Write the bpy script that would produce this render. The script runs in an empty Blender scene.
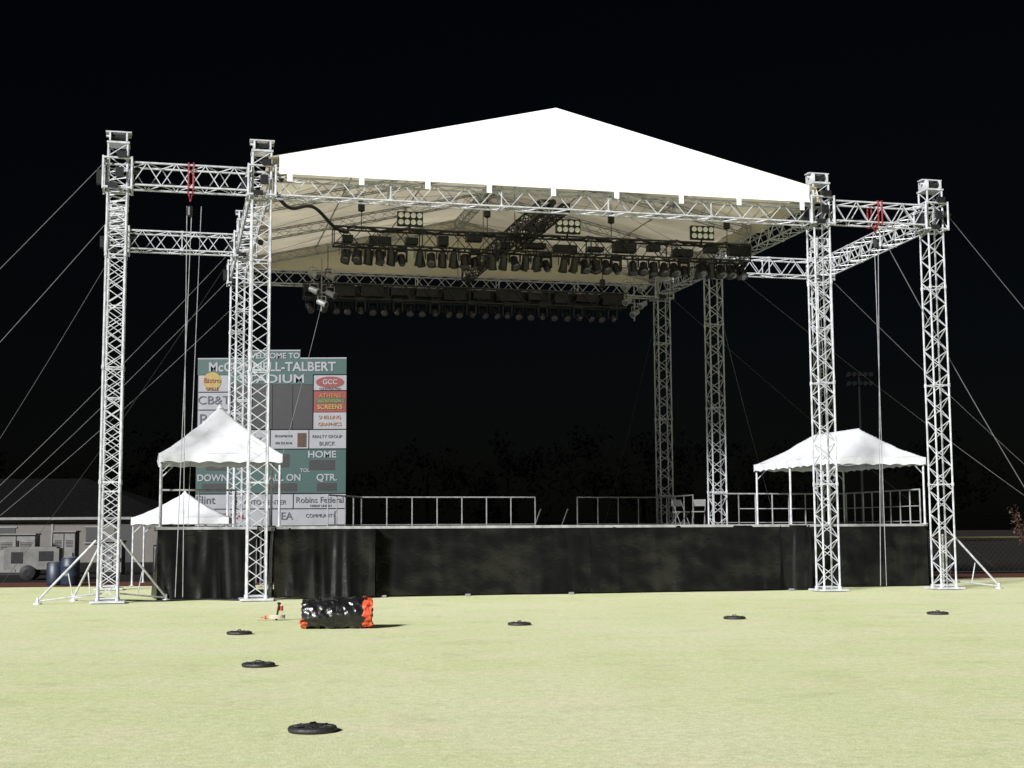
import bpy, math, random
from mathutils import Vector, Matrix, noise
random.seed(7)
scene=bpy.context.scene
COL=scene.collection
R=math.radians

# ---------------------------------------------------------------- materials
def mat(name,col,rough=.6,metal=0.0,var=.15,scale=4.0,bump=0.0,bscale=30.0,spec=.5,col2=None,trans=0.0,detail=4):
    m=bpy.data.materials.new(name); m.use_nodes=True
    nt=m.node_tree; n=nt.nodes; l=nt.links
    b=n['Principled BSDF']
    tc=n.new('ShaderNodeTexCoord')
    no=n.new('ShaderNodeTexNoise'); no.inputs['Scale'].default_value=scale; no.inputs['Detail'].default_value=detail
    l.new(tc.outputs['Object'],no.inputs['Vector'])
    cr=n.new('ShaderNodeValToRGB')
    c1=tuple(c*(1-var) for c in col); c2=col2 if col2 else tuple(min(1,c*(1+var)) for c in col)
    cr.color_ramp.elements[0].position=.3; cr.color_ramp.elements[1].position=.7
    cr.color_ramp.elements[0].color=(*c1,1); cr.color_ramp.elements[1].color=(*c2,1)
    l.new(no.outputs['Fac'],cr.inputs['Fac']); l.new(cr.outputs['Color'],b.inputs['Base Color'])
    b.inputs['Roughness'].default_value=rough; b.inputs['Metallic'].default_value=metal
    b.inputs['Specular IOR Level'].default_value=spec
    if bump>0:
        n2=n.new('ShaderNodeTexNoise'); n2.inputs['Scale'].default_value=bscale; n2.inputs['Detail'].default_value=5
        n2.inputs['Distortion'].default_value=.6
        l.new(tc.outputs['Object'],n2.inputs['Vector'])
        bp=n.new('ShaderNodeBump'); bp.inputs['Strength'].default_value=bump; bp.inputs['Distance'].default_value=.05
        l.new(n2.outputs['Fac'],bp.inputs['Height']); l.new(bp.outputs['Normal'],b.inputs['Normal'])
    if trans>0:
        t=n.new('ShaderNodeBsdfTranslucent'); l.new(cr.outputs['Color'],t.inputs['Color'])
        mx=n.new('ShaderNodeMixShader'); mx.inputs['Fac'].default_value=trans
        l.new(b.outputs['BSDF'],mx.inputs[1]); l.new(t.outputs['BSDF'],mx.inputs[2])
        l.new(mx.outputs['Shader'],n['Material Output'].inputs['Surface'])
    return m

M={}
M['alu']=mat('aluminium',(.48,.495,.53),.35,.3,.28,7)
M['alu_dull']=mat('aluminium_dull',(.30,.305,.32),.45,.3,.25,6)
M['dark_truss']=mat('black_truss_paint',(.028,.028,.03),.4,.2,.3,8)
M['black']=mat('black_metal',(.011,.011,.013),.4,.1,.3,8)
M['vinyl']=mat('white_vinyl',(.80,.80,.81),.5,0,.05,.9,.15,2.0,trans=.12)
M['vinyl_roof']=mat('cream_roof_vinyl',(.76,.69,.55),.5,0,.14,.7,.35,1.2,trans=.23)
M['tent']=mat('tent_vinyl',(.58,.60,.64),.5,0,.05,2,.2,3,trans=.15)
M['skirt']=mat('black_plastic_sheet',(.0045,.0045,.005),.23,0,.2,3,.10,6,spec=.5)
M['wrap']=mat('black_wrap_film',(.007,.007,.008),.27,0,.3,3,.4,6,spec=.5)
M['deck']=mat('stage_deck_plywood',(.06,.055,.05),.6,0,.2,3)
M['lens']=mat('lamp_lens',(.75,.75,.72),.15,.3,.1,10)
M['lens_dim']=mat('lamp_lens_dim',(.10,.10,.11),.15,.5,.3,10)
M['red']=mat('red_strap',(.22,.02,.03),.7)
M['wire']=mat('steel_wire',(.14,.14,.15),.5,.3)
M['wire_blk']=mat('black_cable',(.02,.02,.02),.5)
M['orange']=mat('orange_netting',(.50,.06,.02),.6,0,.75,18)
M['rubber']=mat('black_rubber',(.014,.014,.015),.5,0,.3,20,.3,60)
M['green']=mat('scoreboard_green',(.007,.038,.033),.5,0,.06,1)
M['white_sign']=mat('sign_white',(.175,.18,.198),.5,0,.1,1)
M['sign_dark']=mat('sign_dark',(.008,.008,.010),.45,0,.2,2)
M['sign_red']=mat('sign_red',(.12,.012,.01),.5)
M['sign_or']=mat('sign_orange',(.20,.075,.01),.5)
M['sign_yel']=mat('sign_yellow',(.20,.145,.03),.5)
M['sign_dgrn']=mat('sign_leaf_green',(.02,.055,.02),.5,0,.4,3)
M['txt_dark']=mat('lettering_dark',(.035,.04,.055),.5)
M['bldg']=mat('beige_siding',(.07,.064,.057),.7,0,.1,3)  # siding colour darkened to stand in for floodlight falloff at this distance
M['roof']=mat('shingle_roof',(.0035,.0033,.0036),.9,0,.3,6,spec=.03)  # shingle colour darkened too, as if beyond the reach of the floodlights
M['trim']=mat('painted_trim',(.11,.11,.11),.6)
M['cab']=mat('cabinet_paint',(.10,.10,.097),.5,0,.25,3)
M['navy']=mat('navy_plastic',(.008,.014,.03),.5)
M['fpost']=mat('galvanised_post',(.045,.045,.045),.5,.3)
M['fcap']=mat('yellow_fence_cap',(.09,.075,.03),.6)
M['leafdark']=mat('night_foliage',(.0008,.00085,.0009),1,0,.4,.3,spec=0)  # lack of light put into the colour; the sun lamp never falls off
M['bark']=mat('bark',(.05,.03,.02),.9)
M['leafo']=mat('autumn_leaves',(.06,.03,.02),.7,0,.5,6)
M['pole']=mat('dull_pole',(.005,.005,.0055),.8,spec=.1)
M['rope']=mat('white_rope',(.42,.38,.32),.8)

def ground_mat(name,c1,c2,c3,big=.12,fine=60,mott=(.82,.85,.77)):
    m=bpy.data.materials.new(name); m.use_nodes=True
    nt=m.node_tree;n=nt.nodes;l=nt.links;b=n['Principled BSDF']
    g=n.new('ShaderNodeNewGeometry')
    def nz(s,d,r=.55):
        x=n.new('ShaderNodeTexNoise'); x.inputs['Scale'].default_value=s; x.inputs['Detail'].default_value=d; x.inputs['Roughness'].default_value=r
        l.new(g.outputs['Position'],x.inputs['Vector']); return x
    a=nz(big,5); f=nz(fine,6,.75); mid=nz(.55,8,.72); m2=nz(9,8,.75); w=nz(.9,9,.75)
    def ramp(src,p0,c0,p1,c1_):
        r=n.new('ShaderNodeValToRGB'); r.color_ramp.elements[0].position=p0; r.color_ramp.elements[1].position=p1
        r.color_ramp.elements[0].color=(*c0,1); r.color_ramp.elements[1].color=(*c1_,1); l.new(src.outputs['Fac'],r.inputs['Fac']); return r
    r1=ramp(a,.36,c1,.64,c2); r2=ramp(mid,.46,(0,0,0),.68,(.9,.9,.9))
    mx=n.new('ShaderNodeMixRGB'); mx.inputs['Color2'].default_value=(*c3,1)
    l.new(r2.outputs['Color'],mx.inputs['Fac']); l.new(r1.outputs['Color'],mx.inputs['Color1'])
    def mul(a_,b_):
        q=n.new('ShaderNodeMixRGB'); q.blend_type='MULTIPLY'; q.inputs['Fac'].default_value=1
        l.new(a_.outputs['Color'],q.inputs['Color1']); l.new(b_.outputs['Color'],q.inputs['Color2']); return q
    q=mul(mx,ramp(m2,.34,mott,.6,(1.05,1.04,1.06)))
    q=mul(q,ramp(w,.30,(.82,.83,.80),.47,(1,1,1)))
    q=mul(q,ramp(f,.36,(.66,.70,.58),.58,(1.08,1.07,1.1)))
    l.new(q.outputs['Color'],b.inputs['Base Color'])
    bp=n.new('ShaderNodeBump'); bp.inputs['Strength'].default_value=.6; bp.inputs['Distance'].default_value=.02
    l.new(f.outputs['Fac'],bp.inputs['Height']); l.new(bp.outputs['Normal'],b.inputs['Normal'])
    b.inputs['Roughness'].default_value=.95; b.inputs['Specular IOR Level'].default_value=.15
    return m
M['grass']=ground_mat('mown_grass',(.52,.565,.315),(.595,.61,.41),(.625,.59,.43))
M['track']=ground_mat('red_running_track',(.08,.03,.022),(.10,.035,.025),(.07,.025,.02))
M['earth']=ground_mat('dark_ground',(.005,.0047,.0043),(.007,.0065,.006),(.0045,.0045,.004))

# ---------------------------------------------------------------- mesh helpers
class MB:
    def __init__(s): s.v=[]; s.f=[]
    def tube(s,a,b,r,n=6,r2=None,cap=True):
        a=Vector(a);b=Vector(b);d=b-a
        if d.length<1e-6:return
        d.normalize(); up=Vector((0,0,1)) if abs(d.z)<.9 else Vector((1,0,0))
        x=d.cross(up).normalized(); y=d.cross(x); r2=r if r2 is None else r2
        i=len(s.v)
        for p,rr in((a,r),(b,r2)):
            for k in range(n):
                t=2*math.pi*(k+.5)/n; s.v.append(p+x*math.cos(t)*rr+y*math.sin(t)*rr)
        for k in range(n): s.f.append((i+k,i+(k+1)%n,i+n+(k+1)%n,i+n+k))
        if cap: s.f.append(tuple(i+k for k in range(n))[::-1]); s.f.append(tuple(i+n+k for k in range(n)))
    def path(s,pts,r,n=6):
        for a,b in zip(pts[:-1],pts[1:]): s.tube(a,b,r,n)
    def box(s,c,size,rot=0.0):
        cx,cy,cz=c;sx,sy,sz=[q/2 for q in size];i=len(s.v);co,si=math.cos(rot),math.sin(rot)
        for dx,dy,dz in((-1,-1,-1),(1,-1,-1),(1,1,-1),(-1,1,-1),(-1,-1,1),(1,-1,1),(1,1,1),(-1,1,1)):
            x=dx*sx;y=dy*sy; s.v.append(Vector((cx+x*co-y*si,cy+x*si+y*co,cz+dz*sz)))
        for f in((0,3,2,1),(4,5,6,7),(0,1,5,4),(1,2,6,5),(2,3,7,6),(3,0,4,7)): s.f.append(tuple(i+q for q in f))
    def poly(s,pts):
        i=len(s.v); s.v+= [Vector(p) for p in pts]; s.f.append(tuple(range(i,i+len(pts))))
    def lathe(s,p,d,prof,n=16):
        p=Vector(p);d=Vector(d).normalized(); up=Vector((0,0,1)) if abs(d.z)<.9 else Vector((1,0,0))
        x=d.cross(up).normalized(); y=d.cross(x); i=len(s.v)
        for t,r in prof:
            for k in range(n):
                a=2*math.pi*k/n; s.v.append(p+d*t+(x*math.cos(a)+y*math.sin(a))*r)
        for j in range(len(prof)-1):
            for k in range(n):
                s.f.append((i+j*n+k,i+j*n+(k+1)%n,i+(j+1)*n+(k+1)%n,i+(j+1)*n+k))
        s.f.append(tuple(i+k for k in range(n))[::-1]); s.f.append(tuple(i+(len(prof)-1)*n+k for k in range(n)))
    def grid(s,fn,nu,nv):
        i=len(s.v)
        for a in range(nu+1):
            for b in range(nv+1): s.v.append(Vector(fn(a/nu,b/nv)))
        for a in range(nu):
            for b in range(nv):
                q=i+a*(nv+1)+b; s.f.append((q,q+nv+1,q+nv+2,q+1))
    def truss(s,a,b,size,seg=.36,rc=.026,rl=.013,upv=None,phase=True):
        a=Vector(a);b=Vector(b);L=(b-a).length;d=(b-a).normalized()
        up=Vector(upv) if upv else (Vector((0,0,1)) if abs(d.z)<.9 else Vector((0,1,0)))
        x=d.cross(up).normalized(); y=x.cross(d).normalized(); h=size/2
        cs=[x*h+y*h,-x*h+y*h,-x*h-y*h,x*h-y*h]
        for c in cs: s.tube(a+c,b+c,rc,6)
        n=max(2,int(round(L/seg))); n+=n%2
        for k in range(4):
            c0,c1=cs[k],cs[(k+1)%4]
            for j in range(n):
                p=a+d*(L*j/n);q=a+d*(L*(j+1)/n)
                if (j+(k%2 if phase else 0))%2==0: s.tube(p+c0,q+c1,rl,4,cap=False)
                else: s.tube(p+c1,q+c0,rl,4,cap=False)
            for p in(a,b): s.tube(p+c0,p+c1,rl*1.3,4)
        m=int(L//3)
        for j in range(1,m+1):
            p=a+d*(L*j/(m+1))
            for k in range(4): s.tube(p+cs[k],p+cs[(k+1)%4],rl*1.4,4,cap=False); s.tube(p+cs[k]-d*.05,p+cs[k]+d*.05,rc*1.5,6)
    def obj(s,name,m,parent=None,smooth=False,name_top=None):
        me=bpy.data.meshes.new(name); me.from_pydata([tuple(v) for v in s.v],[],s.f); me.update()
        if smooth:
            for p in me.polygons: p.use_smooth=True
        me.materials.append(M[m]); o=bpy.data.objects.new(name,me); COL.objects.link(o)
        if parent: o.parent=parent
        return o
def empty(name,loc=(0,0,0),rz=0.0):
    o=bpy.data.objects.new(name,None); o.empty_display_size=.3; o.location=loc; o.rotation_euler=(0,0,rz); COL.objects.link(o); return o

SO=(1.12,36.63,0); SA=R(13.65)
def SW(u,w,z):
    c,s_=math.cos(SA),math.sin(SA); return Vector((SO[0]+u*c-w*s_,SO[1]+u*s_+w*c,z))
def stage_empty(name,u=0,w=0,z=0): return empty(name,SW(u,w,z),SA)

# ---------------------------------------------------------------- ground
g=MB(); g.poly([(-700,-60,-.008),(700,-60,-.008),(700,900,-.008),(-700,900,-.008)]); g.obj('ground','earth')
FA=R(7)
def FW(x,y,z): return (x*math.cos(FA)-y*math.sin(FA),46+x*math.sin(FA)+y*math.cos(FA),z)
g=MB(); g.poly([FW(-120,-90,-.004),FW(120,-90,-.004),FW(120,0,-.004),FW(-120,0,-.004)]); g.obj('grass_field','grass')
g=MB(); g.poly([FW(-120,0,-.0035),FW(120,0,-.0035),FW(120,4.2,-.0035),FW(-120,4.2,-.0035)]); g.obj('running_track','track')

# ---------------------------------------------------------------- truss towers
H=11.6; TS=.46
def tower(u,w,outer,front):
    e=stage_empty('truss_tower',u,w)
    t=MB(); t.truss((0,0,.12),(0,0,H-.35),TS,.34,.027,.014); t.obj('mast_truss','alu',e)
    b=MB()
    b.box((0,0,.04),(.8,.8,.05)); b.tube((-.23,-.23,.05),(-.23,-.23,.14),.05,8); b.tube((.23,.23,.05),(.23,.23,.14),.05,8)
    b.tube((.23,-.23,.05),(.23,-.23,.14),.05,8); b.tube((-.23,.23,.05),(-.23,.23,.14),.05,8)
    b.box((0,0,H-.33),(.54,.54,.05)); 
    for sx in(-.2,.2): b.box((sx,0,H-.17),(.04,.5,.24))
    b.box((0,0,H-.03),(.62,.26,.03)); b.tube((-.3,0,H-.12),(.3,0,H-.12),.028,8)
    for z in(10.12,10.86):
        for a,c in(((-.34,-.34),(.34,-.34)),((.34,-.34),(.34,.34)),((.34,.34),(-.34,.34)),((-.34,.34),(-.34,-.34))):
            b.tube((a[0],a[1],z),(c[0],c[1],z),.03,6)
    for sx in(-.34,.34):
        for sy in(-.34,.34): b.tube((sx,sy,10.08),(sx,sy,10.9),.028,6)
        b.tube((sx,-.34,10.12),(sx,.34,10.86),.016,5)
    b.obj('base_and_head','alu',e)
    d=MB(); d.lathe((-.18,-.1,H-.16),(1,0,0),[(0,.1),(.04,.1),(.04,.06),(.32,.06),(.32,.1),(.36,.1)],14)
    d.box((-.42,-.1,10.4),(.16,.24,.34)); d.lathe((.36,-.12,10.6),(1,0,0),[(0,.09),(.16,.09),(.19,.04)],10)
    d.box((.1,-.39,10.95),(.24,.08,.14)); d.box((-.1,-.39,10.15),(.24,.08,.12)); d.box((.05,-.37,10.5),(.2,.05,.24))
    d.obj('pulleys_and_motor','black',e)
    if outer and front:
        k=MB()
        dirs=((-1,0.0),(.85,.55),(-.55,.9)) if u<0 else ((1,-.1),(.55,.95))
        for dx,dy in dirs:
            r=1.6
            k.tube((dx*.3,dy*.3,1.5),(dx*r,dy*r,.08),.028,8); k.tube((dx*.3,dy*.3,.22),(dx*r,dy*r,.07),.022,8)
            k.tube((dx*.8,dy*.8,.16),(dx*.92,dy*.92,.72),.015,6)
            k.lathe((dx*r,dy*r,0),(0,0,1),[(0,.11),(.03,.1),(.05,.04),(.16,.03)],12)
        k.obj('outrigger','alu',e)
UO,UI=11.18,7.67
for u,w,o in((-UO,0,1),(-UI,0,0),(UI,0,0),(UO,0,1),(-UO-.3,8.1,1),(-UI,8.1,0),(UI+.1,8.1,0),(UO+.52,8.1,1),(-UI,12.9,0),(UI,12.9,0)):
    tower(u,w,o,w==0)

# ---------------------------------------------------------------- wing trusses
ZB=10.5
for sg in(-1,1):
    e=stage_empty('wing_truss')
    t=MB(); ex=.52 if sg>0 else -.3
    for w in(0,8.1): t.truss((sg*(UI+.34),w,ZB),(sg*(UO-.34)+(ex if w else 0),w,ZB),.56,.42,.027,.015)
    t.truss((sg*UO,.34,ZB),(sg*UO+ex,7.76,ZB),.5,.42,.027,.015)
    t.obj('truss_frame','alu',e)
    r=MB()
    for du in(-.06,.06):
        u=sg*9.42+du
        r.box((u,-.31,ZB),(.035,.02,.66)); r.box((u,.31,ZB),(.035,.02,.66)); r.box((u,0,ZB+.33),(.035,.64,.02)); r.box((u,0,ZB-.33),(.035,.64,.02))
        r.tube((u,0,ZB-.3),(sg*9.42,0,ZB-.58),.016,6)
    r.obj('lifting_strap','red',e)
    c=MB(); zb=.1
    wq=.35
    c.tube((sg*9.38,0,ZB-.7),(sg*9.6,wq,zb),.010,5); c.tube((sg*9.5,0,ZB-.7),(sg*9.42,wq,zb),.010,5)
    c.tube((sg*9.1,3,ZB),(sg*9.3,3,1.85),.009,5)
    c.obj('hoist_chain','alu_dull',e)
    h=MB(); h.lathe((sg*9.43,0,ZB-.95),(0,0,1),[(0,.04),(.02,.08),(.22,.08),(.26,.04)],10); h.obj('chain_hoist','black',e)
    h=MB(); h.path([(sg*(8.05+2.8*k/24),.05*math.sin(k),ZB-.2+.04*math.sin(k*1.7)) for k in range(25)],.03,5); h.obj('cable_bundle','wire_blk',e)

# ---------------------------------------------------------------- roof
e=stage_empty('stage_roof')
EV,PK=11.10,12.82; UF=7.25
t=MB()
t.truss((-UI+.34,0,ZB-.12),(UI-.34,0,ZB-.12),.46,.42,.026,.014)
t.truss((-UI+.34,12.9,ZB-.1),(UI-.34,12.9,ZB-.1),.46,.42,.026,.014)
for s_ in(-1,1):
    t.truss((s_*UI,.34,ZB),(s_*UI,7.76,ZB),.46,.42,.026,.014); t.truss((s_*UI,8.44,ZB),(s_*UI,12.56,ZB),.46,.42,.026,.014)
t.obj('perimeter_truss','alu',e)
t=MB()
for w in(.15,4.3,8.6,12.8):
    for s_ in(-1,1): t.truss((s_*7.45,w,EV-.25),(s_*.1,w,PK-.3),.26,.35,.018,.01)
    if w not in (.15,): t.tube((0,w,PK-.35),(0,w,ZB),.02,6)
t.truss((0,.3,PK-.3),(0,12.7,PK-.3),.26,.35,.018,.01)
for s_ in(-1,1):
    for uu in(2.5,5.0):
        zz=EV+(PK-EV)*(1-uu/7.5)-.12
        t.tube((s_*uu,0.2,zz),(s_*uu,12.8,zz),.022,6)
    for w0,w1 in((.3,4.3),(4.3,8.6),(8.6,12.8)):
        t.tube((s_*7.4,w0,EV-.1),(s_*.3,w1,PK-.2),.008,4); t.tube((s_*.3,w0,PK-.2),(s_*7.4,w1,EV-.1),.008,4)
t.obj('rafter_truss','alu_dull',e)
def gable(w,inset,bottom):
    m=MB()
    def fn(a,b):
        u=-UF+2*UF*a; k=1-abs(u)/UF
        top=EV+(PK-EV)*k+.035
        bot=bottom-.02*math.sin(a*math.pi*7)**2
        z=bot+(top-bot)*b
        bul=.10*math.sin(math.pi*b)*noise.noise(Vector((u*.5,z*.7,w)))+.02*math.sin(math.pi*b)*noise.noise(Vector((u*2,z*2,w)))
        return (u,w+bul,z)
    m.grid(fn,110,14); return m
gable(-.38,0,10.68).obj('front_gable_fabric','vinyl',e,True)
m=MB()
uu=-1.2; k=1-abs(uu)/UF; m.tube((uu,-.485,10.7),(uu,-.485,EV+(PK-EV)*k-.08),.005,4)
for i in range(9):
    uu=-6.95+i*1.74+random.uniform(-.12,.12); m.box((uu,-.42,10.58),(.13,.015,random.uniform(.2,.32)))
m.tube((-UF,-.40,10.67),(UF,-.40,10.67),.02,6)
m.obj('fabric_tabs_and_hem','vinyl',e)
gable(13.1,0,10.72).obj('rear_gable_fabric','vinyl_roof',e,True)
for s_ in(-1,1):
    m=MB()
    def fn(a,b,s_=s_):
        w=-.36+13.46*a; u=s_*(7.5*(1-b)); z=EV+(PK-EV)*b
        sag=(.09*math.sin(math.pi*((w+.36)/4.3%1))+.05*abs(math.sin(math.pi*(w+.36)/1.07))+.06*noise.noise(Vector((u*.8,w*1.1,s_*4))))*math.sin(math.pi*b)*min(1,a*8)
        return(u,w,z-sag)
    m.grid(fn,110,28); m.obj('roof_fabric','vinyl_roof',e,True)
    m=MB(); m.grid(lambda a,b,s_=s_:(s_*(7.5+.1*b),-.3+13.4*a,EV+.0-.38*b+.03*math.sin(a*60)),80,3); m.obj('side_valance','vinyl_roof',e,True)

# ---------------------------------------------------------------- lighting rigs
def can(bl,ln,p,d,s=1.0,yoke=True):
    p=Vector(p);d=Vector(d).normalized()
    bl.lathe(p-d*.2*s,d,[(0,.06*s),(.04*s,.095*s),(.2*s,.1*s),(.36*s,.115*s),(.40*s,.125*s)],12)
    ln.lathe(p+d*.202*s,d,[(0,.1*s),(.008*s,.06*s)],12)
    if yoke:
        x=Vector((1,0,0)); top=p+Vector((0,0,.24*s))
        for q in(-1,1): bl.tube(p+x*q*.14*s,top+x*q*.14*s,.012,4)
        bl.tube(top-x*.14*s,top+x*.14*s,.012,4); bl.tube(top,top+Vector((0,0,.1*s)),.02,5)
def moving(bl,ln,p,d,s=1.0):
    p=Vector(p);d=Vector(d).normalized()
    bl.box(p+Vector((0,0,.36*s)),(.34*s,.3*s,.14*s))
    for q in(-1,1): bl.box(p+Vector((q*.17*s,0,.12*s)),(.06*s,.14*s,.4*s))
    bl.lathe(p-d*.2*s,d,[(0,.07*s),(.05*s,.13*s),(.3*s,.13*s),(.42*s,.1*s)],12)
    ln.lathe(p+d*.222*s,d,[(0,.09*s),(.01,.05*s)],12)
e=stage_empty('front_lighting_truss')
t=MB(); W1=4.0; Z1=10.05
t.truss((-5.4,W1,Z1),(7.25,W1,Z1),.5,.42,.028,.016); 
t.truss((0.0,.7,10.42),(0,11.2,10.42),.36,.36,.03,.02)
t.truss((.55,.7,10.42),(.55,6,10.42),.2,.3,.03,.02)
t.obj('black_box_truss','dark_truss',e)
bl,ln,lb=MB(),MB(),MB()
u=-5.1;i=0
while u<7.1:
    if i%6==5: moving(bl,ln,(u,W1-.1,Z1-.62),(random.uniform(-.3,.3),-.5,-1),.85); u+=.5
    else:
        can(bl,ln,(u,W1-.22,Z1-.58+random.uniform(-.03,.03)),(random.uniform(-.25,.25),random.choice((-.9,-.5,.35)),-1),1.1)
        can(bl,ln,(u+.12,W1+.25,Z1-.52),(random.uniform(-.3,.3),.5,-1),1.05)
        u+=.33
    i+=1
for k in range(14):
    bl.box((-5.0+k*.92,W1-.05,Z1+.02+random.uniform(-.12,.1)),(random.uniform(.25,.7),.3,random.uniform(.12,.3)))
for uu in(-3.25,1.45,5.65):
    bl.box((uu,W1-.35,Z1+.52),(.74,.12,.42)); bl.tube((uu,W1-.3,Z1+.1),(uu,W1-.3,Z1+.4),.03,6)
    for a in range(4):
        for b in range(2): lb.lathe((uu-.27+a*.18,W1-.41,Z1+.42+b*.2),(0,-1,.0),[(0,.078),(.02,.078),(.03,.05)],12)
for uu in(-4.6,-.9,2.9,6.6):
    bl.lathe((uu,W1,Z1+.75),(0,0,1),[(0,.04),(.03,.1),(.3,.1),(.33,.04)],10); bl.tube((uu,W1,Z1+.25),(uu,W1,11.85-abs(uu)*.15),.012,5)
pts=[]
for k in range(40):
    a=k/39; pts.append((-7.3+a*2.3,.3+3.6*a,10.35-.25*math.sin(a*9)*math.exp(-a)-.15*a))
bl.path(pts,.05,6)
pts=[(-5+12*k/60,W1+.1,Z1+.28+.05*math.sin(k*.9)+.03*math.sin(k*2.3)) for k in range(61)]; bl.path(pts,.045,5)
pts=[(.2+.1*math.sin(k),.7+10*k/30,10.55+.1*math.sin(k*1.3)) for k in range(31)]; bl.path(pts,.09,6)
for q in range(5):
    u0=-4.6+q*2.5; bl.path([(u0+1.4*k/14,W1-.28,Z1-.22-.16*math.sin(math.pi*k/14)) for k in range(15)],.016,5)
bl.obj('par_cans_and_cabling','black',e); ln.obj('par_lenses','lens_dim',e); lb.obj('blinder_lamps','lens',e)
e=stage_empty('rear_lighting_truss')
t=MB(); W2=11; Z2=9.65
t.truss((-5.6,W2,Z2),(5.6,W2,Z2),.5,.42,.028,.016); t.obj('black_box_truss','dark_truss',e)
bl,ln=MB(),MB(); u=-5.4;i=0
while u<5.5:
    (moving if i%3==1 else can)(bl,ln,(u,W2-.15,Z2-.58),(random.uniform(-.3,.3),-.8,-.7),1.05 if i%3!=1 else .9); u+=.42; i+=1
for k in range(12): bl.box((-5.2+k*.94,W2,Z2+.05),(random.uniform(.4,.85),.34,random.uniform(.2,.42)))
for uu in(-4.8,0,4.8): bl.tube((uu,W2,Z2+.2),(uu,W2,11.2),.014,5); bl.lathe((uu,W2,Z2+.45),(0,0,1),[(0,.04),(.03,.1),(.3,.1),(.33,.04)],10)
bl.box((0,W2+.25,Z2-.02),(11.1,.05,.5))
bl.obj('fixtures_and_cabling','black',e); ln.obj('fixture_lenses','lens_dim',e)
for uu,ww in((-5.25,8.6),(5.15,8.6)):
    e=stage_empty('side_light_ladder',uu,ww)
    t,ln,p=MB(),MB(),MB(); p.tube((0,0,8.6),(0,0,10.3),.025,8); p.tube((-.3,0,9.9),(.3,0,9.9),.02,6); p.tube((-.3,0,9.2),(.3,0,9.2),.02,6)
    for k,(dx,z) in enumerate(((-.28,9.75),(.28,9.7),(-.25,9.25),(.27,9.15),(0,8.85))):
        can(t,ln,(dx,-.1,z),(-.7 if uu>0 else .7,-.5,-.4),.9)
    p.obj('ladder_pipe','alu_dull',e); t.obj('spot_cans','alu_dull',e); ln.obj('spot_lenses','lens_dim',e)

# ---------------------------------------------------------------- stage platform
DZ=1.82; WR=12.0
e=stage_empty('stage_platform')
m=MB()
m.box((.1,6.95,DZ-.06),(15.0,11.9,.1)); m.box((-8.8,2.9,DZ-.062),(2.7,3.6,.1)); m.box((10.15,5.1,DZ-.062),(3.8,5.6,.1))
m.obj('deck','deck',e)
m=MB()
m.box((1.45,.93,DZ-.035),(12.2,.05,.07)); m.box((-5.9,.48,DZ-.035),(2.5,.05,.07)); m.box((-8.85,1.08,DZ-.035),(2.5,.05,.07)); m.box((10.15,2.25,DZ-.035),(3.75,.05,.07))
m.box((7.72,1.7,DZ-.035),(.05,1.4,.07))
m.obj('deck_edge_rail','alu_dull',e)
m=MB()
for a in range(8):
    for b in range(5): m.tube((-7+a*2,1.6+b*2.5,0),(-7+a*2,1.6+b*2.5,DZ-.11),.03,6)
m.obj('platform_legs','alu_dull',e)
def skirt(u0,w0,u1,w1,folds,seed,hem=.03,amp=1.0,wr=1.0):
    L=math.hypot(u1-u0,w1-w0); nx=(w1-w0)/L; ny=-(u1-u0)/L
    m=MB()
    def fn(a,b):
        s=a*L; z=DZ-.03-(DZ-.03-hem)*b
        # vertical hanging folds, slightly leaning, strongest near the fixings and hem
        ss=s+.12*b*noise.noise(Vector((s*.8,seed,4)))*3
        f=(noise.noise(Vector((ss*folds,seed,b*.3)))*.13+noise.noise(Vector((ss*folds*2.9,seed+5,b*.6)))*.05)*(.25+b**.7)*amp
        f+=.018*noise.noise(Vector((ss*4.5,seed+3,b*.9)))
        # soft swags from the top fixings
        f+=.030*noise.noise(Vector((s*1.0+b*.6,b*1.7,seed+2)))*wr
        f+=.009*noise.noise(Vector((s*2.6-b*1.2,b*4.5,seed)))*wr
        f+=.07*b
        z+=b*.03*noise.noise(Vector((s*1.5,seed,2)))
        return(u0+(u1-u0)*a+nx*f,w0+(w1-w0)*a+ny*f,z)
    m.grid(fn,max(4,int(L*32)),40); return m
for k,(a,b,c,d,fo,sd,am) in enumerate(((-10.05,1.08,-7.62,1.08,1.7,3,1.2),(-7.2,.48,-4.66,.48,1.9,11,1.3),(-4.66,.93,1.2,.93,.8,21,.6),(1.15,.92,6.75,.92,.8,25,.6),(6.7,.9,7.6,.9,2.5,31,1),
      (7.6,.9,7.75,2.6,1.5,37,1),(8.25,2.25,WR,2.25,1.3,41,.9),(-10.05,4.6,-10.05,1.08,1.2,51,1),(WR,2.25,WR,7.8,1.2,61,1),(-7.25,.9,-7.2,.48,1.0,71,.3),(-4.66,.48,-4.62,.93,1.0,81,.3))):
    skirt(a,b,c,d,fo,sd,amp=am).obj('skirt_sheet','skirt',e,True)
m=MB(); m.box((0.1,12.8,DZ/2),(15,.03,DZ-.2)); m.obj('rear_skirt','skirt',e)
m=MB()
for u in(-4.4,-2.2,.6,6.9): m.box((u,.68,.03),(.12,.1,.05)); 
m.obj('hem_weights','white_sign',e)

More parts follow.
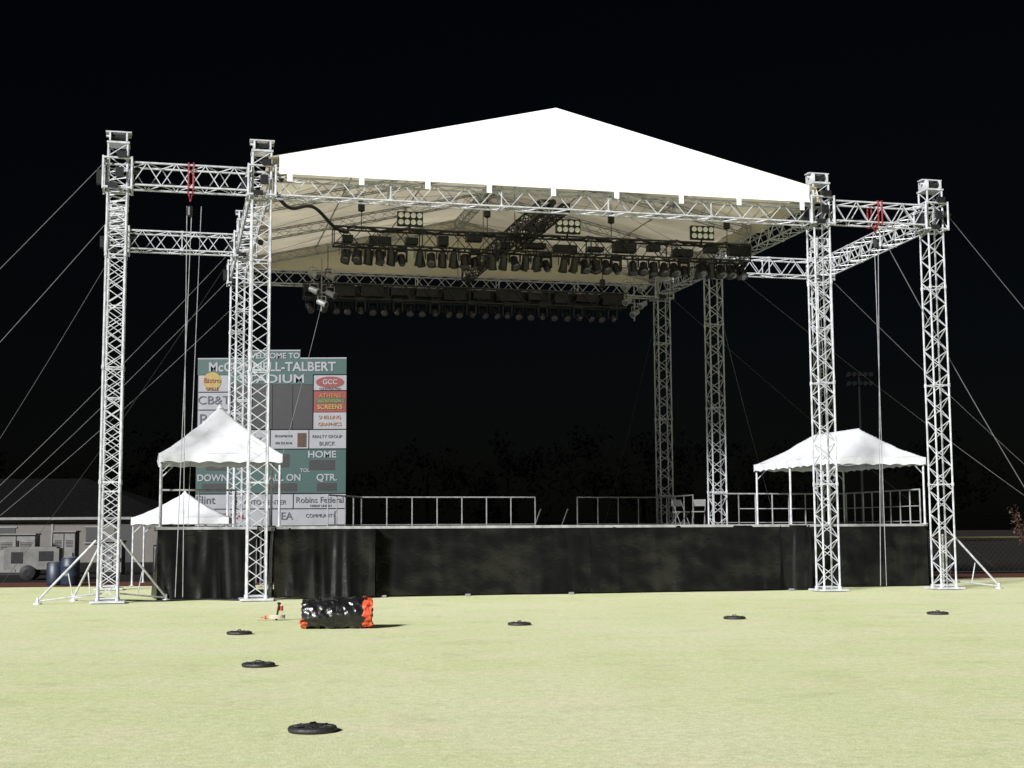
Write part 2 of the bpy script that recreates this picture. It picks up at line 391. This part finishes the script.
def railing(name,pts,z0=DZ,h=1.02,step=.87,mid=False):
    e=stage_empty(name); m=MB()
    for (a,b),(c,d) in zip(pts[:-1],pts[1:]):
        L=math.hypot(c-a,d-b);n=max(1,int(round(L/step)))
        for i in range(n+1):
            t=i/n; m.tube((a+(c-a)*t,b+(d-b)*t,z0-.2),(a+(c-a)*t,b+(d-b)*t,z0+h),.022,6)
        m.tube((a,b,z0+h),(c,d,z0+h),.026,6)
        if mid: m.tube((a,b,z0+h*.52),(c,d,z0+h*.52),.017,6)
        m.tube((a,b,z0+.08),(c,d,z0+.08),.012,6)
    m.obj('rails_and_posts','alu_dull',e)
railing('safety_railing',[(-4.9,9.5),(-3.4,12.7),(2.75,12.7)])
railing('safety_railing',[(4.3,12.7),(7.35,12.7),(7.45,9.5)])
railing('safety_railing',[(8.35,7.7),(11.9,7.7),(11.95,2.5)],step=.6,mid=True)
railing('safety_railing',[(7.4,7.6),(8.35,7.7)])
railing('safety_railing',[(-10,4.5),(-8,4.5)])
e=stage_empty('stage_stairs'); m=MB()
for s_ in(3.0,4.0):
    m.tube((s_,12.9,DZ+.0),(s_,15,0),.03,6); m.tube((s_,12.9,DZ+.6),(s_,15,.9),.022,6); m.tube((s_,15,0),(s_,15,.9),.022,6)
for k in range(8): m.box((3.5,13.05+k*.26,DZ-.22*(k+1)),(.96,.25,.04))
m.obj('treads_and_rails','alu_dull',e)
for (u,w,rz) in((6.9,9.2,.4),(7.3,8.6,-.5)):
    e=stage_empty('folding_chair',u,w,DZ); e.rotation_euler[2]+=rz; m=MB()
    m.box((0,0,.45),(.42,.4,.03)); m.box((0,.22,.75),(.42,.03,.22))
    for s_ in(-.2,.2): m.tube((s_,.24,.86),(s_,-.2,0),.014,6); m.tube((s_,-.15,.45),(s_,.28,0),.014,6)
    m.obj('chair_frame','trim',e)

# ---------------------------------------------------------------- canopy tents
def tent(name,loc,rz,wx,wy,leg,eave,peak,ridge,z0,mt='tent'):
    e=empty(name,loc,rz); hx,hy=wx/2,wy/2
    m=MB()
    rr=ridge/2
    nx,ny=28,max(28,int(28*wy/wx))
    def roof(a,b):
        x=-hx+wx*a;y=-hy+wy*b
        dx=1-abs(x)/hx; dy=(hy-abs(y))/(hy-rr) if rr>0 else 1-abs(y)/hy
        k=min(dx,dy,1); k=max(0,k)
        z=z0+eave+(peak-eave)*(k**1.12)
        z+=(.02*noise.noise(Vector((x*2,y*2,z0)))-.05*math.sin(math.pi*k)*(.6+.6*noise.noise(Vector((x*3,y*3,1)))))
        return(x,y,z)
    m.grid(roof,nx*2,ny*2)
    ring=[(-hx,-hy),(hx,-hy),(hx,hy),(-hx,hy),(-hx,-hy)]
    for (a,b),(c,d) in zip(ring[:-1],ring[1:]):
        L=math.hypot(c-a,d-b)
        def val(s,t,a=a,b=b,c=c,d=d,L=L):
            ss=s*L; sc=.24-.045*abs(math.sin(ss*math.pi/.5)); off=.03*math.sin(ss*7)*t
            n=((d-b)/L,-(c-a)/L)
            return(a+(c-a)*s+n[0]*(.01+off),b+(d-b)*s+n[1]*(.01+off),z0+eave-sc*t)
        m.grid(val,int(L*14),3)
    m.obj('canopy',mt,e,True)
    f=MB(); lg=[(-hx+.06,-hy+.06),(hx-.06,-hy+.06),(hx-.06,hy-.06),(-hx+.06,hy-.06)]
    if wy>wx*1.4: lg+=[(-hx+.06,0),(hx-.06,0)]
    for x,y in lg: f.tube((x,y,z0),(x,y,z0+eave-.02),.032,8); f.lathe((x,y,z0),(0,0,1),[(0,.09),(.015,.09),(.02,.035),(.1,.035)],10)
    for (a,b),(c,d) in zip(ring[:-1],ring[1:]):
        q=.96; f.tube((a*q,b*q,z0+eave-.08),(c*q,d*q,z0+eave-.08),.024,6)
    for x,y in lg[:4]:
        yy=(rr if y>0 else -rr); f.tube((x,y,z0+eave-.05),(0,yy,z0+peak-.14),.02,6)
        f.tube((x,y,z0+eave-.5),(x*.72,y,z0+eave-.08),.015,6)
    f.obj('tent_frame','alu',e)
    s=MB()
    if rr==0: s.lathe((0,0,z0+peak-.06),(0,0,1),[(0,.1),(.05,.06),(.1,.02)],8)
    else: s.tube((0,-rr,z0+peak),(0,rr,z0+peak),.012,5)
    s.obj('seams',mt,e)
p=SW(-8.52,2.75,0); tent('canopy_tent',(p.x,p.y,0),SA,3.1,3.1,1,1.86,3.2,0,DZ)
p=SW(10.3,4.6,0); tent('canopy_tent',(p.x,p.y,0),SA,3.2,5.2,1,1.95,2.85,3.2,DZ)
tent('canopy_tent',(-10.85,46.5,0),R(8),3.05,3.05,1,2.15,3.0,0,0)

# ---------------------------------------------------------------- guy wires
def wire(a,b,r=.011,m='wire'):
    r*=.7
    o=MB(); a=Vector(a);b=Vector(b); n=10
    pts=[a.lerp(b,k/n)-Vector((0,0,.25*math.sin(math.pi*k/n))) for k in range(n+1)]
    o.path(pts,r,5); o.obj('guy_wire',m)
def anc(x,y): return (x,y,0)
wire(SW(-UO,0,11.2),anc(-22,36)); wire(SW(-UO,0,9.6),anc(-19.5,36))
wire(SW(-UI,8.1,10.8),anc(-19.4,44)); wire(SW(-UI,12.9,10.6),anc(-20.5,48)); wire(SW(-UI,8.1,10.8),anc(-16,44),.009,'wire_blk')
wire(SW(-UO,8.1,10.9),anc(-21.5,50),.009); wire(SW(-UI,8.1,8.9),anc(-18,42),.008,'wire')
wire(SW(UO,0,11.2),anc(21.4,40)); wire(SW(UO,8.1,11),anc(21.3,47)); wire(SW(UI,8.1,10.9),anc(20.5,46),.013); wire(SW(9.4,0,10.3),anc(16.4,40.5),.016)
wire(SW(UI,12.9,10.5),anc(19,55),.009)
wire(SW(UI,8.1,10.3),SW(10.6,10,2.2),.009,'wire'); wire(SW(-5.2,8.6,9.0),SW(-7.2,6,DZ),.009,'wire'); wire(SW(UI,12.9,10.3),SW(5.2,14.2,0),.009,'wire_blk')
wire(SW(UI,0,10.2),SW(9.0,3,3.6),.008,'wire_blk')
wire(SW(-UI,12.9,10.3),SW(-6.2,15,0),.009)

# ---------------------------------------------------------------- scoreboard
e=empty('scoreboard_sign',(-21.0,93,0)); PX=.0665
def sx(px): return (px-196)*PX*.99
def sz(py): return 1.7+(531.5-py)*PX
def panel(nm,x0,y0,x1,y1,mt,off=0.0,th=.06):
    m=MB(); m.box(((sx(x0)+sx(x1))/2,-off,(sz(y0)+sz(y1))/2),(abs(sx(x1)-sx(x0)),th,abs(sz(y1)-sz(y0)))); return m.obj(nm,mt,e)
def text(s,x,y,size,mt,off,parent=e,sxf=1.0,al='CENTER',bold=.022):
    c=bpy.data.curves.new('lettering','FONT'); c.body=s; c.size=size*.93; c.align_x=al; c.extrude=.01; c.offset=bold*size
    c.materials.append(M[mt]); o=bpy.data.objects.new('lettering',c); COL.objects.link(o); o.parent=parent
    o.location=(sx(x),-off,sz(y)); o.rotation_euler=(R(90),0,0); o.scale=(sxf,1,1); return o
panel('backing',196,360,347,545,'sign_dark',-.25,.3)
panel('header_crest',246,351,300,361,'green',.0)
panel('header_panel',196,359,347,375,'green',.004); panel('header_lower',230,375,313,385,'green',.002)
panel('header_border',196,358,246,359.2,'white_sign',.01); panel('header_border',300,358,347,359.2,'white_sign',.01)
panel('header_border',246,350,300,351.2,'white_sign',.01)
text('WELCOME TO',273,358.6,.55,'white_sign',.06,sxf=1.05)
text('McCONNELL-TALBERT',271.5,371.5,.92,'white_sign',.06,sxf=.98)
text('STADIUM',272,383.2,.82,'white_sign',.06,sxf=1.35)
panel('ad_panel',197,375.5,230,392,'white_sign'); panel('ad_panel',197,393,230,410,'white_sign'); panel('ad_panel',197,411,230,430,'white_sign')
m=MB(); m.lathe((sx(211),-.035,sz(381.5)),(0,-1,0),[(0,.62),(.02,.6)],24); m.obj('ad_logo','sign_yel',e); text('Bistro',211,383,.5,'sign_red',.08,bold=0); text('GRILLE',211,390.5,.3,'sign_red',.08,bold=0)
text('CB&T',213,404.5,.85,'txt_dark',.06,sxf=1.1,bold=.0); text('P',202,425,1.1,'txt_dark',.06,bold=0); text('harmacy',217,424,.4,'txt_dark',.06,bold=0)
panel('video_screen',231,385,313,430,'sign_dark',-.02)
for k in range(1,4): panel('screen_joint',231+k*20.5,385,231.4+k*20.5,430,'pole',.012,.02)
panel('ad_panel',314,376,347,391,'white_sign'); panel('ad_panel',314,392,347,413,'sign_red'); panel('ad_panel',314,413.5,347,430,'white_sign')
m=MB()
m.poly([(sx(330.5)+.95*math.cos(a*math.pi/16),-.045,sz(383)+.38*math.sin(a*math.pi/16)) for a in range(32)][::-1]); m.obj('ad_logo','sign_red',e)
text('GCC',330.5,385,.5,'white_sign',.06); text('CONSTRUCTION',330.5,390.4,.2,'txt_dark',.06,bold=0)
panel('ad_strip',316,399,345,404,'sign_dgrn',.04,.03); text('ATHENS',330.5,398.5,.42,'sign_or',.06); text('RECREATION',330.5,403.3,.27,'sign_yel',.07,bold=0); text('SCREENS',330.5,410,.45,'sign_yel',.06,sxf=1.0)
text('SNELLING',330.5,420,.36,'sign_or',.06,bold=0); text('GRAPHICS',330.5,427,.36,'sign_or',.06,bold=0)
panel('ad_panel',197,431,270,449,'white_sign'); panel('ad_panel',271,431,309,449.5,'white_sign',.002); panel('ad_panel',310,431,347,449.5,'white_sign',.004)
text('INSURANCE AGENCY',233,442,.42,'txt_dark',.06,bold=0); text('insurance',284,438,.33,'txt_dark',.06,bold=0); text('478 555 0136',284,445,.22,'txt_dark',.06,bold=0); panel('ad_photo',298,434,307,448,'bark',.04,.03); text('REALTY GROUP',328,439,.3,'txt_dark',.06,bold=0); text('BUICK',328,446.5,.4,'txt_dark',.06,bold=0)
panel('score_panel',196,450.5,347,494,'green')
text('HOME',323,458.5,.66,'white_sign',.06,sxf=1.1); text('GUEST',218,458.5,.66,'white_sign',.06); text('DOWN',213,481.5,.66,'white_sign',.06); text('BALL ON',283,481.5,.66,'white_sign',.06); text('QTR.',328,481.5,.66,'white_sign',.06)
text('TOL',306,473,.36,'white_sign',.06)
for x0,y0,x1,y1 in((206,461,230,471),(310,461,336,471),(258,455,290,468),(202,484,226,492),(268,484,298,492),(318,484,338,492)): 
    panel('digit_window',x0,y0,x1,y1,'sign_dark',.03,.03)
panel('ad_panel',196,495,237,509,'white_sign'); panel('ad_panel',238,495,294,509,'white_sign',.002); panel('ad_panel',295,495,347,509,'white_sign',.001)
text('Flint',206,504,.8,'txt_dark',.06,bold=0); text('Robins Federal',321,503.5,.6,'txt_dark',.06,sxf=.95,bold=0); text('CREDIT UNION',322,507.6,.22,'txt_dark',.06,bold=0)
text('AUTO CENTER',266,505,.45,'txt_dark',.06,bold=0)
panel('ad_panel',196,510,270,526,'white_sign'); panel('ad_panel',271,510,347,526,'white_sign',.002); text('DENTAL',232,519,.55,'sign_red',.06); text('EA',288,520,.75,'txt_dark',.06,bold=0); text('COMMUNITY',322,518,.35,'txt_dark',.06,bold=0)
m=MB()
for x in(.7,5,9.3): m.tube((x,.1,-.05),(x,.1,3),.18,8)
m.obj('posts','fpost',e)

# ---------------------------------------------------------------- background building
e=empty('concession_building',(-37,84,0)); m=MB()
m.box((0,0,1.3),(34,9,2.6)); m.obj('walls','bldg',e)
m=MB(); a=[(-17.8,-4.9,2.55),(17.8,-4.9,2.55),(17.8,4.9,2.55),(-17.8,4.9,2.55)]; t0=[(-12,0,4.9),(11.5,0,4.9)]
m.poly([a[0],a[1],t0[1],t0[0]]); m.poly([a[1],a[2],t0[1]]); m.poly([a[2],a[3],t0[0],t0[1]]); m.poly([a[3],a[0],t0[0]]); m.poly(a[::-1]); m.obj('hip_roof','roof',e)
m=MB(); m.box((0,-4.92,2.47),(35.7,.06,.14)); 
for x in range(-14,16,5): m.box((x,-4.53,1.5),(.12,.05,2.0)); m.box((x+2.4,-4.53,2.0),(1.2,.06,.07)); m.box((x+2.4,-4.55,1.1),(1.2,.12,.07))
m.obj('trim','trim',e)
m=MB()
for x in range(-14,16,5): m.box((x+2.4,-4.515,1.55),(1.0,.04,.8))
m.box((15,-4.515,1.05),(1,.04,2.1)); m.obj('windows_and_door','sign_dark',e)

def cabinet(x,y,w,h,d=.8):
    e=empty('electrical_cabinet',(x,y,0),R(5)); m=MB()
    m.box((0,0,h/2+.1),(w,d,h)); m.box((0,-.02,h+.13),(w+.08,d+.12,.06)); m.obj('housing','cab',e)
    k=MB(); n=max(2,int(w/.6))
    for i in range(n+1): k.box((-w/2+w*i/n,-d/2-.01,h/2+.1),(.02,.02,h*.94))
    for i in range(n):
        for j in range(5): k.box((-w/2+w*(i+.5)/n,-d/2-.012,h*.7+j*.06),(w/n*.6,.015,.02))
        k.box((-w/2+w*(i+.82)/n,-d/2-.02,h*.5),(.04,.04,.14))
    k.box((0,0,.05),(w*.96,d*.9,.1)); k.obj('doors_and_vents','black',e)
cabinet(-20.0,57,1.5,1.5); cabinet(-18.4,58,.9,1.6); cabinet(-16.1,57,.7,1.2); cabinet(-13.7,55,.5,1.1); cabinet(-12.6,53,.8,.9)
e=empty('generator_trailer',(-17.4,51.2,0),R(10)); m=MB()
m.box((0,0,.75),(1.9,1.0,.75)); m.box((0,0,1.15),(1.7,.9,.06)); m.obj('body','cab',e)
m=MB()
for s_ in(-1,1): m.lathe((-.1,s_*.55,.27),(0,s_,0),[(0,.27),(.16,.27),(.18,.12)],16)
m.box((.5,-.505,.85),(.5,.02,.35)); m.box((-.5,-.505,.8),(.4,.02,.4)); m.tube((.9,0,.45),(1.7,0,.4),.04,6); m.tube((1.6,0,.4),(1.6,0,0),.03,6); m.tube((-.6,.2,1.15),(-.6,.2,1.4),.05,8)
m.obj('wheels_and_panels','black',e)
e=empty('plastic_drum',(-14.3,45.6,0)); m=MB(); m.lathe((0,0,0),(0,0,1),[(0,.28),(.05,.3),(.28,.3),(.3,.31),(.33,.3),(.58,.3),(.6,.31),(.63,.3),(.85,.29),(.88,.25)],20); m.obj('drum','navy',e,True)
m=MB(); m.lathe((0,0,.87),(0,0,1),[(0,.24),(.03,.24),(.04,.1)],20); m.obj('lid','cab',e)
e=empty('plastic_drum',(-14.9,46.0,0)); m=MB(); m.lathe((0,0,0),(0,0,1),[(0,.26),(.05,.28),(.7,.29),(.73,.24)],20); m.obj('drum','navy',e,True)
m=MB(); m.lathe((0,0,.72),(0,0,1),[(0,.2),(.03,.2),(.04,.1)],20); m.obj('lid','cab',e)

# ---------------------------------------------------------------- fence
e=empty('chain_link_fence'); m=MB(); c=MB(); wv=MB()
for x in range(14,70,3):
    p=FW(x,4.6,0); m.tube(p,(p[0],p[1],1.3),.03,6)
a=FW(14,4.6,1.33); b=FW(68,4.6,1.33); c.tube(a,b,.04,8); a=FW(14,4.6,.06); b=FW(68,4.6,.06); m.tube(a,b,.015,4)
x=14
while x<66:
    wv.tube(FW(x,4.6,.05),FW(x+1.2,4.6,1.3),.0045,3,cap=False); wv.tube(FW(x+1.2,4.6,.05),FW(x,4.6,1.3),.0045,3,cap=False); x+=.2
m.obj('posts','fpost',e); c.obj('safety_cap','fcap',e); wv.obj('wire_mesh','fpost',e)

# ---------------------------------------------------------------- distant tree line (one mass)
m=MB(); bk=MB()
for k in range(46):
    cx=-150+k*7.2+random.uniform(-3,3); cy=175+random.uniform(-12,25); h=random.uniform(9,15)
    bk.tube((cx,cy,0),(cx,cy,h*.6),.35,6,.12)
    for j in range(14):
        q=Vector((cx+random.gauss(0,h*.2),cy+random.gauss(0,h*.2),h*random.uniform(.35,.95))); rr=h*random.uniform(.08,.17)
        for t in range(46):
            d=Vector((random.gauss(0,1),random.gauss(0,1),random.gauss(0,1))).normalized()*rr*random.uniform(.5,1.15)
            a=Vector((random.uniform(-1,1),random.uniform(-1,1),random.uniform(-1,1)))*.55; b=Vector((random.uniform(-1,1),random.uniform(-1,1),random.uniform(-1,1)))*.55
            m.poly([q+d,q+d+a,q+d+b])
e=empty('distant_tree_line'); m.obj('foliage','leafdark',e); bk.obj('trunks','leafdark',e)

# stadium light pole
e=empty('stadium_light_pole',(37.9,152,0)); m=MB(); m.tube((0,0,0),(0,0,18.4),.18,8,.1)
for z in(17.2,18.2):
    m.box((0,0,z),(2.8,.12,.12))
    for k in range(5): m.lathe((-1.2+k*.6,-.1,z+.3),(0,-1,-.4),[(0,.08),(.2,.22),(.35,.26)],10)
m.obj('pole_and_lamps','pole',e)

# small tree at right edge
e=empty('ornamental_tree',(18.95,51.8,0)); m=MB(); lf=MB()
m.tube((0,0,0),(0.05,0,.9),.06,8,.045)
for k in range(14):
    a=k*2.4; b=Vector((math.cos(a)*random.uniform(.3,.6),math.sin(a)*.5,random.uniform(1.4,2.3))); m.tube((.05,0,.85),b,.022,5,.008)
    for j in range(60):
        q=Vector((.05,0,.85)).lerp(b,random.uniform(.45,1.1))+Vector([random.gauss(0,.1) for _ in range(3)])
        lf.poly([q,q+Vector([random.uniform(-.09,.09) for _ in range(3)]),q+Vector([random.uniform(-.09,.09) for _ in range(3)])])
m.obj('trunk_and_branches','bark',e); lf.obj('leaves','leafo',e)

# ---------------------------------------------------------------- field items
for x,y in((-1.72,12.2),(-3.23,18.0),(-4.56,23.6),(.11,25.5),(4.2,26.9),(8.39,28.0)):
    e=empty('ground_socket_cover',(x,y,0),random.uniform(0,3)); m=MB()
    m.lathe((0,0,0),(0,0,1),[(0,.205),(.025,.212),(.042,.2),(.046,.165),(.034,.15),(.034,.1),(.05,.085),(.054,.03)],40); m.obj('disc','rubber',e,True)
    m=MB()
    for k in range(8):
        a=k*math.pi/4; m.tube((.09*math.cos(a),.09*math.sin(a),.042),(.165*math.cos(a),.165*math.sin(a),.046),.009,6)
    m.tube((-.05,0,.054),(-.03,0,.072),.008,6); m.tube((-.03,0,.072),(.03,0,.072),.008,6); m.tube((.03,0,.072),(.05,0,.054),.008,6)
    m.obj('ribs_and_handle','rubber',e)
# wrapped roll with orange ends
e=empty('wrapped_equipment_roll',(-3.1,24.9,0),R(4))
def roll(x0,x1,r0,seed,amp,t0=0.0,t1=1.0,n=60):
    m=MB()
    def fn(a,b):
        th=(t0+(t1-t0)*b)*2*math.pi; x=x0+(x1-x0)*a
        c,s=math.cos(th),math.sin(th)
        k=abs(x)/.62; r=r0*(1-.14*k**6)
        nn=noise.noise(Vector((x*3,c*1.5,s*1.5+seed)))*amp+noise.noise(Vector((x*9,c*3,s*3+seed)))*amp*.6
        rd=1-abs(noise.noise(Vector((x*5,c*2.5+x*2,s*2.5+seed))))*2; nn+=amp*.5*rd**3
        edge=.04*noise.noise(Vector((c*3,s*3,seed+a*3)))
        yy=(r+nn)*c; zz=(r+nn)*s*.98
        q=max(-r0*.93,zz)
        return(x+edge,yy*1.05,q+r0*.93)
    m.grid(fn,n,64); return m
roll(-.60,.52,.275,3,.04).obj('black_wrap','wrap',e,True)
m=roll(-.62,-.5,.285,8,.03,.55,.86,16); m.grid(lambda a,b:(-.60+.02*a,(.25*a)*math.cos(b*6.283),.25+(.24*a)*math.sin(b*6.283)),6,24); m.obj('orange_netting','orange',e,True)
m=roll(.46,.62,.285,9,.05,0,1,20); m.grid(lambda a,b:(.61-.03*a+.03*math.sin(b*20)*a,(.27*a)*math.cos(b*6.283),.26+(.25*a)*math.sin(b*6.283)),6,24); m.obj('orange_netting','orange',e,True)
m=MB()
for k in(-.3,0.02,.3):
    m.path([(k+.01*math.sin(j),.295*math.cos(j*.26),.25+.29*math.sin(j*.26)) for j in range(0,25)],.007,5)
m.obj('tie_strap','black',e)
# stake with rope
e=empty('anchor_stake',(-4.55,27.2,0)); m=MB(); m.tube((0,0,0),(.05,0,.3),.02,6); m.lathe((.05,0,.3),(.15,0,1),[(0,.03),(.02,.045),(.04,.02)],8); m.obj('stake','black',e)
m=MB(); m.path([(.02+.14*math.cos(k*.5)*(1+.1*math.sin(k)),.1*math.sin(k*.5),.03+.006*k*.3) for k in range(40)],.012,5); m.path([(-.1,0,.04),(-.22,-.05,.03),(-.36,-.1,.02)],.012,5); m.obj('rope_coil','rope',e)
m=MB(); m.grid(lambda a,b:(-.3+.12*a,-.05*b-.02,.03+.07*a*(1-b)+.02*math.sin(a*9)),8,6); m.grid(lambda a,b:(.04+.09*a,.0+.03*math.sin(a*7),.18+.09*b),6,6); m.obj('orange_flag','orange',e)
e=stage_empty('power_cable'); m=MB()
m.path([(-11.6+.12*k,.9+.3*math.sin(k*.35)-.02*k,.02) for k in range(34)],.02,5); m.path([(-8.2+.03*k,.6+.1*math.sin(k*.6),.02+.6*max(0,(k-25)/10)) for k in range(36)],.018,5); m.obj('cable','black',e)

# ---------------------------------------------------------------- light
EL,AZ=R(28),R(34)
sd=Vector((math.sin(AZ)*math.cos(EL),math.cos(AZ)*math.cos(EL),-math.sin(EL)))
l=bpy.data.lights.new('floodlight_sun','SUN'); l.energy=9.6; l.angle=R(9); l.color=(1,.985,.965)
o=bpy.data.objects.new('floodlight_sun',l); o.rotation_euler=sd.to_track_quat('-Z','Y').to_euler(); o.location=(-20,-20,20); COL.objects.link(o)
w=bpy.data.worlds.new('World'); scene.world=w; w.use_nodes=True; nt=w.node_tree
sky=nt.nodes.new('ShaderNodeTexSky'); sky.sky_type='NISHITA'; sky.sun_disc=False; sky.sun_elevation=EL; sky.sun_rotation=math.pi+AZ
bg=nt.nodes['Background']; bg.inputs['Strength'].default_value=.0005; nt.links.new(sky.outputs['Color'],bg.inputs['Color'])

# ---------------------------------------------------------------- camera
cd=bpy.data.cameras.new('camera'); cd.sensor_width=36; cd.lens=1400/1024*36; cd.clip_end=3000; cd.clip_start=.1
co=bpy.data.objects.new('camera',cd); COL.objects.link(co); scene.camera=co
co.matrix_world=Matrix.Translation((0,0,1.7))@Matrix.Rotation(R(90+5.95),4,'X')@Matrix.Rotation(R(-.3),4,'Z')
scene.view_settings.view_transform='Standard'; scene.view_settings.look='None'; scene.view_settings.exposure=0
